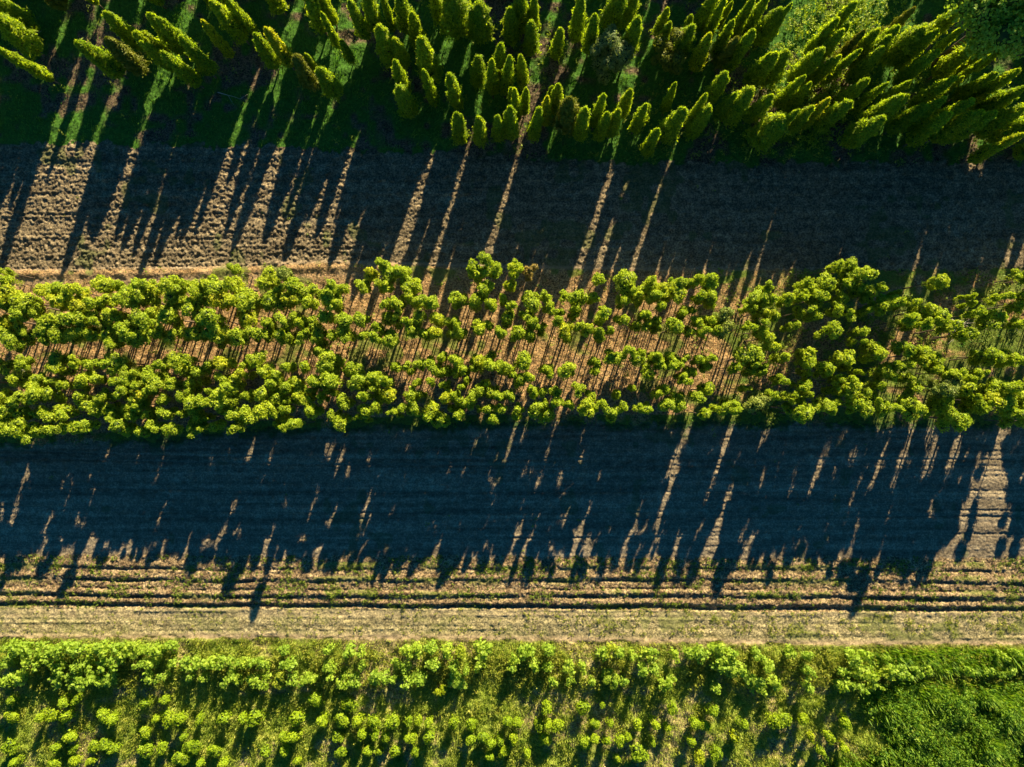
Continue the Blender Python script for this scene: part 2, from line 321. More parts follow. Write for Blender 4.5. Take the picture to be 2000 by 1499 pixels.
def relief(X, Y):
    px = X/S+1000; py = 749.5-Y/S
    jit = (vn(X, Y, 0.5, 1)-0.5)*10+(vn(X, Y, 0.15, 2)-0.5)*9
    e = [pxw(px, E)+jit*f for E, f in zip((E1, E2, E3, E4, E5, E6), (1.4, 0.8, 1.2, 0.8, 0.1, 0.6))]
    lines = (vn(X, Y, 6, 2, 0.10)-0.5)
    Z = (vn(X, Y, 3.2, 3)-0.5)*0.10+(vn(X, Y, 0.9, 4)-0.5)*0.05
    c1 = clods(X, Y, 0.125, 0); c2 = clods(X, Y, 0.085, 3)
    top = (vn(X, Y, 0.35, 5)-0.5)*0.10+c2*0.35
    n1 = vn(X, Y, 1.2, 6)
    c3 = clods(X, Y, 0.21, 4)
    p1 = c1*(0.2+0.5*n1)+c3*0.35*sm(.45, .8, vn(X, Y, .5, 2))+c2*0.65+lines*0.05+(vn(X, Y, 0.09, 7)-0.5)*0.04+(vn(X, Y, 2.4, 7, 0.3)-0.5)*0.03
    p1 = p1*(0.55+0.45*sm(1100, 500, px)) 
    p2 = c2*0.38+lines*0.03+c1*0.10+sum(-0.035*np.exp(-((py-(c+0.02*(px-1000)*k+6*np.sin(px/420.)))/2.2)**2) for c, k in ((893, .6), (906, .6), (958, .4), (998, .3), (1010, .3), (1048, .1)))
    b = c2*0.3+(vn(X, Y, 0.25, 2)-0.5)*0.05+(vn(X, Y, 0.7, 0)-0.5)*0.04
    sl = 0.011*(px-1000)                                   # furrows run almost level
    f = c1*0.35+c2*0.45
    for c, wd, hg in ((1104, 6, .05), (1127, 6, .08), (1158, 6, .09), (1178, 5, .07)): f = f+ridge(py, c+sl*.5+3*np.sin(px/300), wd, hg*0.7*(0.3+1.1*vn(X, Y, 0.8, 3)))
    for c, wd, hg in ((1113, 2.4, -.05), (1136, 3, -.07), (1152, 2.0, -.04), (1167, 3, -.09), (1186, 4.5, -.15)): f = f+ridge(py, c+sl*.5+3*np.sin(px/300)*(c < 1180)+4*(vn(X, Y, 1.5, 5)-.5), wd, hg*(0.6+0.7*vn(X, Y, 1.1, 6) if c > 1180 else 1.6*sm(.25, .75, vn(X, Y, 1.3, c % 8)*.6+vn(X, Y, .3, c % 7)*.4)))
    pa = c2*0.28+(vn(X, Y, 0.2, 1)-0.5)*0.04+lines*0.03
    md = (vn(X, Y, 0.55, 4)-0.5)*0.16+(vn(X, Y, 0.18, 5)-0.5)*0.10+c2*0.3+sm(1600, 1850, px)*sm(1320, 1360, py)*(vn(X, Y, 0.9, 2)-0.4)*0.7
    hs = [top, p1, b, p2, f, pa, md]
    out = hs[0]
    for q, ed, wd in zip(hs[1:], e, (5, 5, 6, 5, 1.5, 5)):
        s = sm(-wd, wd, py-ed); out = out*(1-s)+q*s
    out = out + ridge(py, pxw(px, E2)+9, 8, 0.07)*sm(1500, 600, px) + Z
    reg = sum((py > ed).astype(int) for ed in e)
    fr = sm(26, 23.5, np.abs(X))*sm(20, 18, np.abs(Y))
    # colour masks: where green ground cover grows, where the earth is pale and trodden
    g = np.zeros_like(X)
    gl = vn(X, Y, 1.5, 2)*0.55+vn(X, Y, 0.4, 6)*0.45
    g = np.where(reg == 0, sm(0.34, 0.52, gl), g)
    g = np.where(reg == 1, sm(0.66, 0.72, gl)*0.5, g)
    g = np.where(reg == 2, sm(0.60, 0.70, gl)*0.8+sm(1300, 1700, px)*sm(0.36, 0.52, gl)*0.9, g)
    g = np.where((reg == 2) & (py > pxw(px, E3)-16), np.maximum(g, sm(.3, .5, gl)), g)
    g = np.where(reg == 3, sm(18, 4, py-e[2])*sm(.35, .5, gl)+sm(0.72, 0.76, gl)*0.4, g)
    g = np.where(reg == 4, sm(0.50, 0.58, gl)*0.6*np.exp(-(((py-1100+3*np.sin(px/90)) % 27)-4)**2/60)*0.9, g)
    g = np.where(reg == 5, sm(0.50, 0.62, gl)*0.30*(1+sm(900, 1500, px)), g)
    g = np.where(reg == 6, sm(0.30, 0.50, gl+0.22*sm(1500, 1750, px)), g)
    pale = np.exp(-((py-pxw(px, E2)+1)/3.5)**2)*0.55*sm(1700, 1200, px)+np.exp(-((py-pxw(px, E2)-22)/14)**2)*0.8*sm(1000, 500, px)*vn(X, Y, .6, 3)
    pale = pale+np.exp(-((py-pxw(px, E6)+3)/6)**2)*0.8+np.where((reg == 5) & (py < 1206), 0.25, 0)
    return out*fr+0.02, reg, np.clip(g, 0, 1), np.clip(pale, 0, 1)
def axis(lim, step, far):
    a = np.arange(-lim, lim+step/2, step); o = lim+np.cumsum(np.geomspace(step, 8, 26)); o = o[o < far]
    return np.concatenate([-o[::-1], a, o])
gx = axis(23.9, 0.036, 75); gy = axis(18.2, 0.036, 65)
X, Y = np.meshgrid(gx, gy); Z, REG, GR, PA = relief(X, Y)
def gz(x, y):
    i = min(max(int(np.searchsorted(gx, x))-1, 0), len(gx)-1); j = min(max(int(np.searchsorted(gy, y))-1, 0), len(gy)-1); return float(Z[j, i])-0.01
def gza(x, y):
    i = np.clip(np.searchsorted(gx, x)-1, 0, len(gx)-1); j = np.clip(np.searchsorted(gy, y)-1, 0, len(gy)-1); return Z[j, i]
def rega(x, y):
    i = np.clip(np.searchsorted(gx, x)-1, 0, len(gx)-1); j = np.clip(np.searchsorted(gy, y)-1, 0, len(gy)-1); return REG[j, i], GR[j, i]
nx, ny = len(gx), len(gy)
idx = np.arange(nx*ny).reshape(ny, nx)
Q = np.stack([idx[:-1, :-1], idx[:-1, 1:], idx[1:, 1:], idx[1:, :-1]], -1).reshape(-1, 4)
FR = REG[:-1, :-1].ravel(); VV = np.stack([X.ravel(), Y.ravel(), Z.ravel()], 1)
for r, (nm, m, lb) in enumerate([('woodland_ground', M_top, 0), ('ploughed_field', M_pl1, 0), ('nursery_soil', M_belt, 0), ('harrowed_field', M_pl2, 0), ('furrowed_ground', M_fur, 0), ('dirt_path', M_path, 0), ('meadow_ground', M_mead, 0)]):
    q = Q[FR == r]; u, inv = np.unique(q, return_inverse=True)
    me = mesh_np(nm, VV[u], inv.reshape(-1, 4), (m,), smooth=True)
    for an, arr in (('green', GR), ('pale', PA)):
        a = me.attributes.new(an, 'FLOAT', 'POINT'); a.data.foreach_set('value', arr.ravel()[u].astype(np.float32))
    tag(link(nm, me), kind='structure')
me = mesh_np('ground', np.array([(-900, -900, -.3), (900, -900, -.3), (900, 900, -.3), (-900, 900, -.3)]), np.array([(0, 1, 2, 3)]), (M_mead,))
tag(link('ground', me), kind='structure')

#=DATA=
# ------------------------------------------------------------------ where the plants stand (read off the photograph, put back on the ground; the last TH conifers are added for their shadow)
TH = """8 82 125 165 30;138 76 218 130 34;187 24 262 85 34;210 80 265 128 40;287 34 330 75 30;315 30 365 85 36;282 58 330 105 30;275 74 320 120 26;306 98 350 135 28;345 80 375 135 34
-15 -10 60 45 45;-35 35 40 85 45;429 0 490 60 34;412 48 450 90 22;492 74 540 125 28;523 62 560 122 30;577 118 615 160 30;604 102 612 140 14;642 135 678 190 30;455 -15 478 25 26
580 -15 625 40 36;622 -20 650 20 30;685 8 718 72 28;715 -20 757 55 32;752 -10 775 20 22;775 -15 800 60 36;731 45 765 125 34;778 75 798 115 22;768 126 792 190 24;792 168 812 228 28
800 24 825 90 26;832 78 865 165 34;822 133 845 215 28;885 -10 895 55 48;935 5 955 75 36;998 22 1015 90 28;1022 -15 1030 50 30;1045 -10 1052 40 22;1041 42 1042 103 30;969 82 975 120 28
913 111 920 165 28;894 145 908 215 28;954 118 965 190 26;977 110 985 190 24;1025 108 1028 155 24;1004 170 1010 215 20;1011 174 1015 245 22;984 221 992 275 22;1000 210 1005 280 24;1040 173 1045 220 25
1062 187 1062 235 20;1045 209 1046 276 28;882 228 890 285 28;932 230 938 280 28;1082 172 1082 215 18;1095 166 1095 220 26;1113 197 1105 265 36;1148 210 1140 278 26;1184 189 1180 230 24;1185 219 1180 278 22
1103 50 1098 115 25;1138 4 1132 85 28;1165 33 1150 110 26;845 -30 848 20 26;1215 -25 1205 50 34;1250 -20 1245 40 30;1263 32 1250 110 28;1297 20 1297 85 18;1320 48 1308 85 18;1355 35 1325 70 18
1362 46 1340 100 26;1400 -20 1395 60 32;1418 2 1410 50 20;1437 5 1418 45 18;1474 -5 1440 55 26;1500 -3 1465 60 28;1525 20 1490 90 34;1542 5 1520 50 22;1440 47 1420 100 26;1442 68 1415 125 26
1475 62 1452 115 28;1447 32 1440 50 16;1382 72 1378 110 22;1423 140 1395 200 28;1435 182 1410 240 24;1374 189 1362 225 22;1388 208 1368 275 32;1325 168 1298 215 22;1313 215 1290 262 30;1225 175 1210 220 24
1213 216 1205 270 24;1255 197 1235 262 28;1272 204 1258 240 18;1273 250 1252 300 24;1505 100 1470 170 32;1550 103 1520 155 36;1478 172 1450 220 34;1495 180 1475 215 26;1545 226 1505 290 40;1562 208 1550 235 24
1590 207 1565 260 24;1600 98 1560 150 36;1575 140 1555 190 26;1590 168 1570 210 22;1638 38 1590 85 26;1642 55 1590 115 32;1660 40 1640 75 22;1670 0 1645 30 28;1718 50 1685 100 28;1688 65 1655 100 24
1675 88 1650 130 22;1722 100 1690 150 28;1735 65 1700 120 28;1762 45 1735 110 30;1810 50 1760 130 40;1838 60 1800 110 24;1795 8 1770 45 24;1888 5 1830 55 28;1892 50 1850 85 20;1918 82 1870 130 26
1968 35 1900 120 34;1830 95 1790 140 28;1950 80 1920 140 26;2000 48 1950 110 34;1968 95 1962 130 14;1930 118 1890 150 20;1870 145 1820 190 28;1884 152 1860 175 18;1950 135 1915 180 26;2000 128 1940 180 28
1703 157 1672 195 28;1730 162 1700 195 22;1740 185 1700 225 24;1780 160 1750 200 28;1778 190 1740 235 28;1854 192 1800 225 24;1820 205 1765 245 26;1905 184 1860 215 28;1934 182 1900 205 16;1961 190 1935 215 14
1730 224 1665 285 34;1620 198 1590 250 24;1670 192 1630 230 26;1870 222 1810 270 30;1995 210 1900 265 36;1950 215 1870 270 34;1915 216 1850 275 32;1648 105 1610 150 28;2000 262 1975 300 20;30 -62 95 -10 32;110 -66 165 -10 30;250 -64 295 -10 30;350 -60 380 0 30;395 -40 420 10 24;510 -50 535 0 30;640 30 655 80 20;665 75 680 115 18;2040 215 1950 262 34;2065 260 1985 300 34;2090 180 2010 230 34;2110 240 2040 290 34;2010 165 1950 215 26"""  # the list ends with filler conifers, added to shade the ploughed soil
MID = {(0, 500, 5): """60 350 180;20 150 80;40 230 90;60 450 200;250 480 180;400 330 170;550 330 160;660 330 150;980 300 190;1120 280 90;1220 360 150;1350 270 150;1420 320 130;1500 350 130;1640 280 180;1700 320 140;1820 270 130;1900 320 150;1970 300 140
170 430 150;480 430 180;620 420 160;760 440 180;880 460 160;1020 420 130;1150 420 150;1280 440 170;1400 430 170;1700 420 190;1850 470 180;1960 420 150;60 620 150;160 570 130;320 560 160;400 640 130;520 620 160;700 620 200;820 610 160;1060 590 160;940 630 110;1150 600 130;1380 600 170;1480 570 140;1280 650 130;1650 600 180;1850 600 150;1960 620 120
60 690 150;230 750 170;430 710 170;560 760 140;700 750 170;840 770 160;1050 770 170;1180 740 150;1350 750 200;1500 750 150;1720 750 180;1900 760 180;100 820 160;1060 850 110;430 800 120;1240 800 120""",
(400, 500, 5): """80 330 200;290 260 190;590 260 200;700 300 130;840 290 170;980 340 130;1060 350 110;1190 310 160;1330 320 110;1520 310 130;750 160 140;290 130 100;1640 170 130;1710 70 110;1760 160 140;1900 150 150;1760 290 150;1940 290 160;1960 370 130;1770 470 100;1910 470 120
100 420 200;350 430 200;480 460 150;660 430 190;820 430 150;920 430 170;1000 470 120;1210 440 180;1280 460 130;240 430 120;100 610 190;40 640 120;420 620 170;610 690 130;740 650 150;870 590 110;930 660 120;1030 640 120;1150 610 150;1350 610 150;1510 630 170;1670 670 100;1800 580 140;1850 630 140;1980 630 90
60 760 180;180 740 150;330 760 180;460 750 110;600 770 170;720 780 110;820 810 110;920 790 130;990 750 90;1110 780 140;1240 800 110;1360 730 170;1540 780 90;1670 790 110;1830 810 140;1740 740 80;1120 900 150""",
(800, 480, 5): """650 240 150;780 130 120;820 220 120;640 290 140;690 420 160;1000 240 120;1060 190 100;960 370 120;1190 250 120;60 370 150;1840 330 110;80 540 120;190 540 150;440 520 130;520 520 100;620 550 150;800 560 120;915 520 90;1000 580 100;1180 530 160;1345 500 110;1360 620 130;1515 480 110;1640 500 140;1690 540 110;1790 500 110;1640 610 130;1890 600 60
90 700 130;260 720 130;430 740 130;930 710 140;1160 670 130;1200 720 130;1460 640 90;1470 720 100;1600 690 80;1900 710 150;40 850 120;140 860 130;220 870 120;400 850 110;490 850 130;460 790 90;690 800 150;770 770 90;880 840 110;1050 830 120;1200 850 140;1290 790 120;1530 820 140;1540 900 120;1660 800 90;1760 800 140;1890 870 130;1980 830 90""",
(1200, 500, 5): """110 270 190;375 240 130;510 280 120;620 240 140;600 370 160;740 270 100;820 240 120;950 240 140;840 390 120;940 400 140;960 440 110;240 410 140;80 420 120;340 390 130;420 370 120;180 340 100;460 490 90;80 590 120;310 570 100;230 660 110;350 660 130;430 640 90;430 700 90;670 550 110;740 540 80;600 710 160;820 640 110;760 730 110;880 740 90;940 630 110;1010 710 110;1090 580 140;1140 690 150
1390 390 200;1520 310 100;1560 420 120;1280 520 100;1350 510 90;1480 530 130;1570 580 110;1290 690 110;1440 650 100;1470 720 130;1500 800 140;1550 910 130;1840 360 110;1920 300 140;1960 380 140;1720 430 130;1830 420 110;1860 530 120;1960 580 120;1750 700 120""",
(1600, 500, 5): """40 400 140;190 90 110;290 120 160;350 200 160;430 200 150;200 250 160;100 260 140;430 310 160;500 360 130;240 400 140;590 330 110;660 430 160;650 500 120;800 370 70;830 440 120;900 450 110;780 480 80;310 550 130;470 530 90;900 620 110;930 680 80;1040 680 100;1160 240 150;1070 530 150;1200 570 160;1130 610 110;1450 390 70;1490 470 60;1560 560 110;1700 570 150;1700 660 120;1795 400 90
1360 710 160;1370 780 140;1480 760 130;1980 380 70;1980 680 70;160 750 130;410 740 110;400 830 80;540 920 130;640 970 120;850 900 140;190 520 120""",
(0, 680, 5): """50 190 130;200 140 120;540 120 160;530 210 140;720 160 130;890 170 130;1010 160 100;1120 150 180;1200 170 100;1460 180 90;1600 160 130;1700 130 130;1780 200 150;1820 120 100;1930 240 130;1240 250 120;1310 240 90;1450 270 180;1530 260 130;170 320 140;350 330 130;480 330 100;590 350 110;770 310 150;780 370 90;910 320 90;1110 340 120;1230 330 150;1320 350 100;1520 370 110;1440 420 90;1820 350 150;1970 330 80;1680 340 120
50 490 140;200 500 150;330 430 140;370 490 150;470 480 140;800 500 120;970 490 100;1060 470 120;1170 480 110;1200 410 90;1370 500 150;1580 500 100;1770 480 110;1960 510 110;1850 570 150;1310 560 110;1230 580 110;60 640 130;200 640 120;440 640 140;620 600 130;590 640 100;790 600 160;940 610 130;1100 620 170;1290 650 110;1440 640 110;1590 630 120;1780 630 90;1930 670 120;1110 700 90;320 630 90
40 760 160;110 800 170;190 800 130;350 810 120;400 780 90;510 790 100;670 780 110;830 780 140;1150 810 140;1250 790 100;1350 820 100;1470 770 110;1660 790 120;1840 770 120;1980 790 80""",
(400, 660, 5): """30 280 90;170 240 150;380 270 90;500 250 140;560 330 160;800 280 120;960 280 90;1190 220 160;1190 300 190;1270 210 110;1430 310 170;1850 270 110;1960 290 90;110 400 130;280 390 140;410 370 80;280 480 150;150 480 120;670 440 170;820 470 130;920 470 130;1060 430 120;1110 450 80;1240 440 140;1150 500 80;1460 450 130;1640 410 130;1650 490 100;1770 410 120;30 510 70;1040 520 80
140 590 150;250 610 110;400 560 120;530 570 150;720 560 150;890 600 160;790 630 90;1130 580 110;1270 550 80;1350 600 140;1350 640 110;1500 570 130;1680 580 80;1770 570 140;1980 570 80;20 630 70;160 710 90;260 720 140;360 730 140;540 740 160;610 720 90;680 740 90;760 690 110;770 790 130;700 840 80;850 860 100;750 870 90;1030 690 150;1090 720 110;1250 760 90;1340 790 160;1570 710 110;1630 670 90;1500 770 60;1580 815 60;1800 720 90;1910 690 90;1890 760 60;100 870 120;260 880 130;20 780 70""",
(800, 660, 5): """100 260 100;190 230 120;240 300 110;310 190 110;350 320 130;450 220 120;460 320 110;540 310 110;660 260 130;610 290 90;780 180 130;790 280 120;870 280 110;900 330 80;960 300 110;1000 360 90;1110 220 120;1190 400 140;1060 410 100;1350 300 110;1370 360 90;1520 310 140;1830 240 110;1830 330 100;1970 180 120;20 330 70;65 430 80;230 430 90;350 460 90;520 470 90;560 420 60;720 520 120;800 540 100;860 570 110;990 570 120;780 460 110;1230 520 100;1160 570 90;1640 500 120;1780 570 100;1420 540 110;1300 520 100
30 560 120;110 560 80;350 560 140;430 560 110;470 610 90;580 580 120;570 650 120;390 700 80;490 700 70;460 760 110;710 700 70;800 700 90;880 710 110;800 790 110;1030 700 100;1020 780 90;1200 710 110;1190 740 100;1320 650 90;1350 750 110;1500 640 150;1540 660 100;1680 690 140;1810 680 90;1930 650 90;1960 740 120;200 720 150;300 800 140;150 790 120;60 700 110""",
(1200, 660, 5): """30 210 130;150 130 90;270 150 90;230 210 120;430 170 90;450 250 110;390 220 100;550 200 120;560 280 110;660 220 120;640 270 90;740 350 130;670 370 90;730 420 100;850 220 120;930 210 90;910 290 110;1170 290 110;1310 200 200;1360 250 120;1350 340 110;1440 320 110;1480 350 90;1610 200 150;1850 130 140;1880 220 120;1900 340 80;1580 400 80;1710 430 90;1860 470 100;1890 420 70;330 340 120
30 550 80;500 510 90;910 510 120;1310 500 90;230 500 80;640 590 120;560 660 110;800 590 100;90 690 110;210 690 90;340 690 110;620 690 130;970 690 80;920 750 110;1200 650 110;1200 710 90;1380 640 140;1470 640 150;1640 580 140;1690 600 90;1760 570 110;1820 620 80;1910 550 90;1860 760 140;1800 700 120;1100 700 110;430 540 110""",
(1600, 660, 5): """50 290 120;90 340 90;240 200 170;280 300 80;560 150 130;650 180 130;850 120 140;1000 170 140;1050 220 130;1190 220 120;1190 290 110;770 280 110;880 270 90;640 360 160;700 370 90;1640 200 140;1770 170 150;1860 190 150;1970 220 110;1610 330 110;400 340 60;200 420 90;170 500 110;210 540 90;170 620 80;310 410 100;400 470 160;440 510 110;410 690 110;340 640 110;680 690 100;760 690 90;920 480 130;880 400 110;930 640 140;1050 690 180;1120 720 110
1310 470 200;1240 540 160;1280 620 130;1310 340 150;1500 470 130;1450 400 70;1520 580 100;1580 640 110;1550 690 120;1590 710 110;1310 720 130;1360 790 150;1420 810 90;1640 620 90;1700 510 140;1820 490 150;1890 550 110;1950 480 100;1700 620 150;1850 630 150;1970 560 150;1990 640 150;1940 700 130;1960 770 110;80 660 150;150 700 100;560 450 120;540 600 110"""}
BU = {(0, 1240, 5): "60 660 90;580 670 130;720 650 90;1400 690 120;1560 690 100;60 840 150;340 840 110;480 830 120;620 830 110;960 830 150;1050 850 110;1500 850 100;1620 830 150;1730 850 120;630 1020 140;1360 1010 150;1760 1010 110;60 1140 170;510 1130 100;660 1150 110;850 1140 140;980 1130 130;1080 1150 130;1390 1150 140;1530 1140 130;1860 1150 160;100 1285 110;480 1280 110;670 1280 100;850 1280 90;1730 1280 150;1940 1285 80;1920 850 100",
(400, 1240, 5): "150 850 150;330 860 100;470 860 170;1070 690 170;1380 700 140;880 860 160;1130 870 110;1310 880 150;1490 870 110;1630 880 120;1820 880 150;1960 890 100;730 1040 110;850 1040 160;1290 1040 110;1510 1020 90;1640 1030 90;1740 1040 110;1960 1040 100;50 1160 130;570 1180 110;740 1180 110;1330 1180 110;1590 1180 120;1680 1180 80;1850 1180 140;150 1285 90;880 1280 90",
(800, 1240, 5): "60 880 130;180 890 90;430 890 120;610 900 150;960 900 90;1060 900 110;1270 910 100;1360 910 90;1460 930 140;1820 920 100;1960 910 90;30 1040 90;180 1030 120;600 1070 100;720 1050 120;780 1070 110;880 1050 100;1020 1050 90;1320 1070 140;1720 1070 120;1820 1060 100;1920 1080 100;40 1180 110;780 1210 90;930 1190 110;1150 1200 80;1340 730 110;1700 740 140;1900 740 70",
(1200, 1240, 3.175): "160 580 70;255 570 55;335 585 60;365 470 80;510 570 80;575 590 70;800 575 65;755 665 65;480 670 70;35 690 80;95 670 40;245 680 60;170 770 110;1010 560 100;1080 565 110;1200 560 70;610 490 80;540 770 90;640 755 90;1250 660 50;20 790 50",
(1600, 1240, 3.175): "190 560 90;80 655 80;30 740 60;180 725 60"}
BR = {(0, 1240, 5): "20 150 110;100 160 120;190 150 120;290 170 110;370 190 120;460 190 120;560 170 120;650 160 120;740 190 110;830 180 120;920 160 120;1000 180 110;1090 170 120;1180 170 110;1260 160 110;1340 180 120;1440 170 120;1530 180 110;1620 170 130;60 200 110;420 230 90;40 300 110;220 300 90;310 320 80;500 300 120;540 350 110;700 330 100;820 310 130;960 310 120;1100 290 120;1340 320 90;1460 310 120;1640 310 80;1760 300 110;1860 310 120;1960 320 100;20 460 110;150 460 150;490 460 150;690 460 130;820 470 140;1040 450 150;960 490 80;1400 450 120;1560 440 80;1820 450 80;1950 450 80",
(400, 1240, 5): "20 300 110;100 300 110;180 310 100;280 320 80;360 310 90;430 320 80;510 310 110;570 320 80;750 180 100;1200 180 90;1390 180 110;1510 180 80;1960 190 110;800 320 130;1190 330 120;1510 330 80;1850 330 110;1960 340 90;200 460 120;290 460 100;460 470 110;560 480 120;830 460 100;960 470 130;1040 470 80;1210 450 70;1340 470 110;1450 470 110;1650 460 140;1750 450 90;1830 480 80;1960 480 110",
(800, 1240, 5): "40 190 110;200 170 120;370 190 120;490 190 110;690 160 160;1130 190 120;1190 200 100;1360 200 120;1010 270 90;1880 220 110;1980 190 110;230 330 130;440 340 110;550 380 60;700 340 100;990 330 80;1010 370 80;1220 330 110;1330 360 80;1370 350 90;1570 340 110;1690 340 90;80 480 130;430 470 170;1390 510 90;1580 490 70;1790 490 80",
(1200, 1240, 3.175): "40 140 60;120 140 50;190 140 70;245 140 60;385 140 60;480 140 80;560 140 90;640 130 110;700 140 90;740 150 70;190 230 70;265 235 60;370 320 70;310 325 50;65 320 60;10 300 50;640 340 60;880 340 110;930 345 60;740 240 90;800 235 80;690 230 80;640 210 70;905 140 60;980 210 70;1010 310 80;1120 130 70;1210 150 60;1220 250 60;1230 355 60",
(1600, 1240, 3.175): "240 160 90;300 155 70;440 170 40;165 250 60;260 260 80;340 260 100;420 255 80;490 260 80;560 255 80;630 245 60;690 245 50;160 345 80;240 345 50;285 350 50;350 345 60;400 340 30;955 250 60;1090 255 60;1150 265 40;1220 255 60;1180 150 50;1240 135 50"}
def parse(d):
    o = []
    for (ox, oy, k), s in d.items():
        for it in s.replace('\n', ';').split(';'):
            a = [float(q) for q in it.split()]; o.append((ox+a[0]/k, oy+a[1]/k, a[2]/k))
    return o

ORD = ['first', 'second', 'third', 'fourth', 'fifth', 'sixth', 'seventh', 'eighth', 'ninth', 'tenth', 'eleventh', 'twelfth', 'thirteenth', 'fourteenth', 'fifteenth', 'sixteenth', 'seventeenth', 'eighteenth', 'nineteenth', 'twentieth']
def ordw(n):
    if n < 20: return ORD[n]
    return {2: 'twenty', 3: 'thirty', 4: 'forty', 5: 'fifty'}[(n+1)//10]+('-'+ORD[(n+1) % 10-1] if (n+1) % 10 else 'th') if (n+1) % 10 else {2: 'twentieth', 3: 'thirtieth', 4: 'fortieth', 5: 'fiftieth'}[(n+1)//10]
def place_words(rows):
    """rows: {row: [(x, key)]} -> key: 'fifth from the left'"""
    out = {}
    for r, l in rows.items():
        l = sorted(l); n = len(l)
        for i, (x, k) in enumerate(l):
            out[k] = ('leftmost' if i == 0 else 'rightmost' if i == n-1 else (ordw(i)+' from the left' if i < n/2 else ordw(n-1-i)+' from the right'))
    return out

#=PLANTS=
# Real light falls through the gaps between the trees: nudge stems sideways so the gaps stand where the photo shows sun on the soil
KS = math.tan(SUN_AZ); KZ = S/math.cos(SUN_AZ)*math.tan(SUN_EL)
def fit(items, levels, streaks, x0, x1, lo, seed, n=9000):
    """items: [base px, base py, h, radius px, max shift] -> sideways shifts and width factors; lo = fraction of h where the crown starts"""
    R = random.Random(seed); NB = int(x1-x0); sx = np.arange(NB)+x0
    T = np.zeros((len(levels), NB), bool)
    for k, y in enumerate(levels):
        for ax, ay, bx, by, wd in streaks:
            if ay-8 <= y <= by+8: c = ax+(bx-ax)*(y-ay)/(by-ay); T[k] |= np.abs(sx-c) < wd*0.62
    def spans(it, d, f):
        out = []
        for k, y in enumerate(levels):
            z = (y-it[1])*KZ/it[2]
            if y <= it[1] or z > 1 or z < lo: continue
            rr = it[3]*f*(1-z)**0.44 if lo < 0.3 else it[3]*f*(1-((z-0.75)/0.27)**2*0.6)
            c = it[0]+d-(y-it[1])*KS; a, b = int(max(0, c-rr-x0)), int(min(NB, c+rr-x0))
            if b > a: out.append((k, a, b))
        return out
    N = np.zeros(T.shape, int); D = [0.0]*len(items); Fc = [1.0]*len(items)
    for it in items:
        for k, a, b in spans(it, 0, 1): N[k, a:b] += 1
    for q in range(n):
        i = R.randrange(len(items)); it = items[i]
        d = max(-it[4], min(it[4], D[i]+R.uniform(-7, 7))); f = max(0.85, min(1.18, Fc[i]+R.uniform(-.08, .08)))
        old = spans(it, D[i], Fc[i]); new = spans(it, d, f)
        if not old and not new: continue
        def loss(sp): return sum(int(np.sum((N[k, a:b] > 0) == T[k, a:b])) for k, a, b in sp)
        reg = old+new; L0 = loss(reg)
        for k, a, b in old: N[k, a:b] -= 1
        for k, a, b in new: N[k, a:b] += 1
        if loss(reg)+0.02*abs(d)-0.02*abs(D[i]) <= L0: D[i], Fc[i] = d, f
        else:
            for k, a, b in new: N[k, a:b] -= 1
            for k, a, b in old: N[k, a:b] += 1
    return D, Fc
ST1 = [(840, 325, 775, 505, 18), (905, 330, 840, 520, 9), (1000, 345, 945, 505, 11), (1070, 345, 1010, 480, 7), (1190, 335, 1135, 515, 10), (1215, 390, 1180, 490, 5), (1290, 380, 1240, 505, 7), (1450, 375, 1405, 510, 10), (1955, 350, 1925, 440, 8),
       (680, 310, 640, 430, 14), (550, 290, 505, 430, 11), (585, 310, 550, 430, 9), (445, 310, 400, 430, 12), (375, 310, 350, 400, 9), (270, 330, 190, 460, 18), (185, 310, 130, 450, 11), (330, 330, 300, 400, 9), (90, 320, 30, 480, 40), (715, 400, 680, 500, 9), (650, 420, 600, 510, 22), (510, 430, 470, 510, 20), (400, 430, 330, 510, 34), (300, 430, 250, 510, 26)]
ST2 = [(1345, 850, 1270, 1060, 15), (1425, 840, 1380, 950, 16), (1425, 960, 1375, 1110, 11), (1620, 850, 1580, 940, 15), (1735, 840, 1690, 1000, 20), (1695, 1000, 1670, 1060, 9), (1830, 850, 1815, 900, 14), (1960, 835, 1905, 1010, 42), (1005, 835, 965, 960, 7), (1080, 835, 1055, 890, 9),
       (150, 910, 130, 950, 8), (790, 830, 770, 880, 8), (1145, 1020, 1110, 1110, 10), (1360, 1020, 1305, 1110, 15), (700, 1050, 670, 1120, 8), (630, 1070, 600, 1130, 10), (570, 1060, 545, 1130, 9), (520, 1060, 500, 1130, 8), (180, 1040, 150, 1110, 9), (90, 1060, 60, 1110, 12), (860, 1070, 830, 1120, 9), (935, 1050, 900, 1110, 12), (1015, 1030, 985, 1110, 12), (1485, 860, 1460, 900, 9), (1770, 860, 1745, 930, 12), (1530, 1020, 1500, 1090, 10), (1790, 1040, 1755, 1110, 10), (1925, 1040, 1890, 1110, 14), (1300, 850, 1290, 920, 7)]
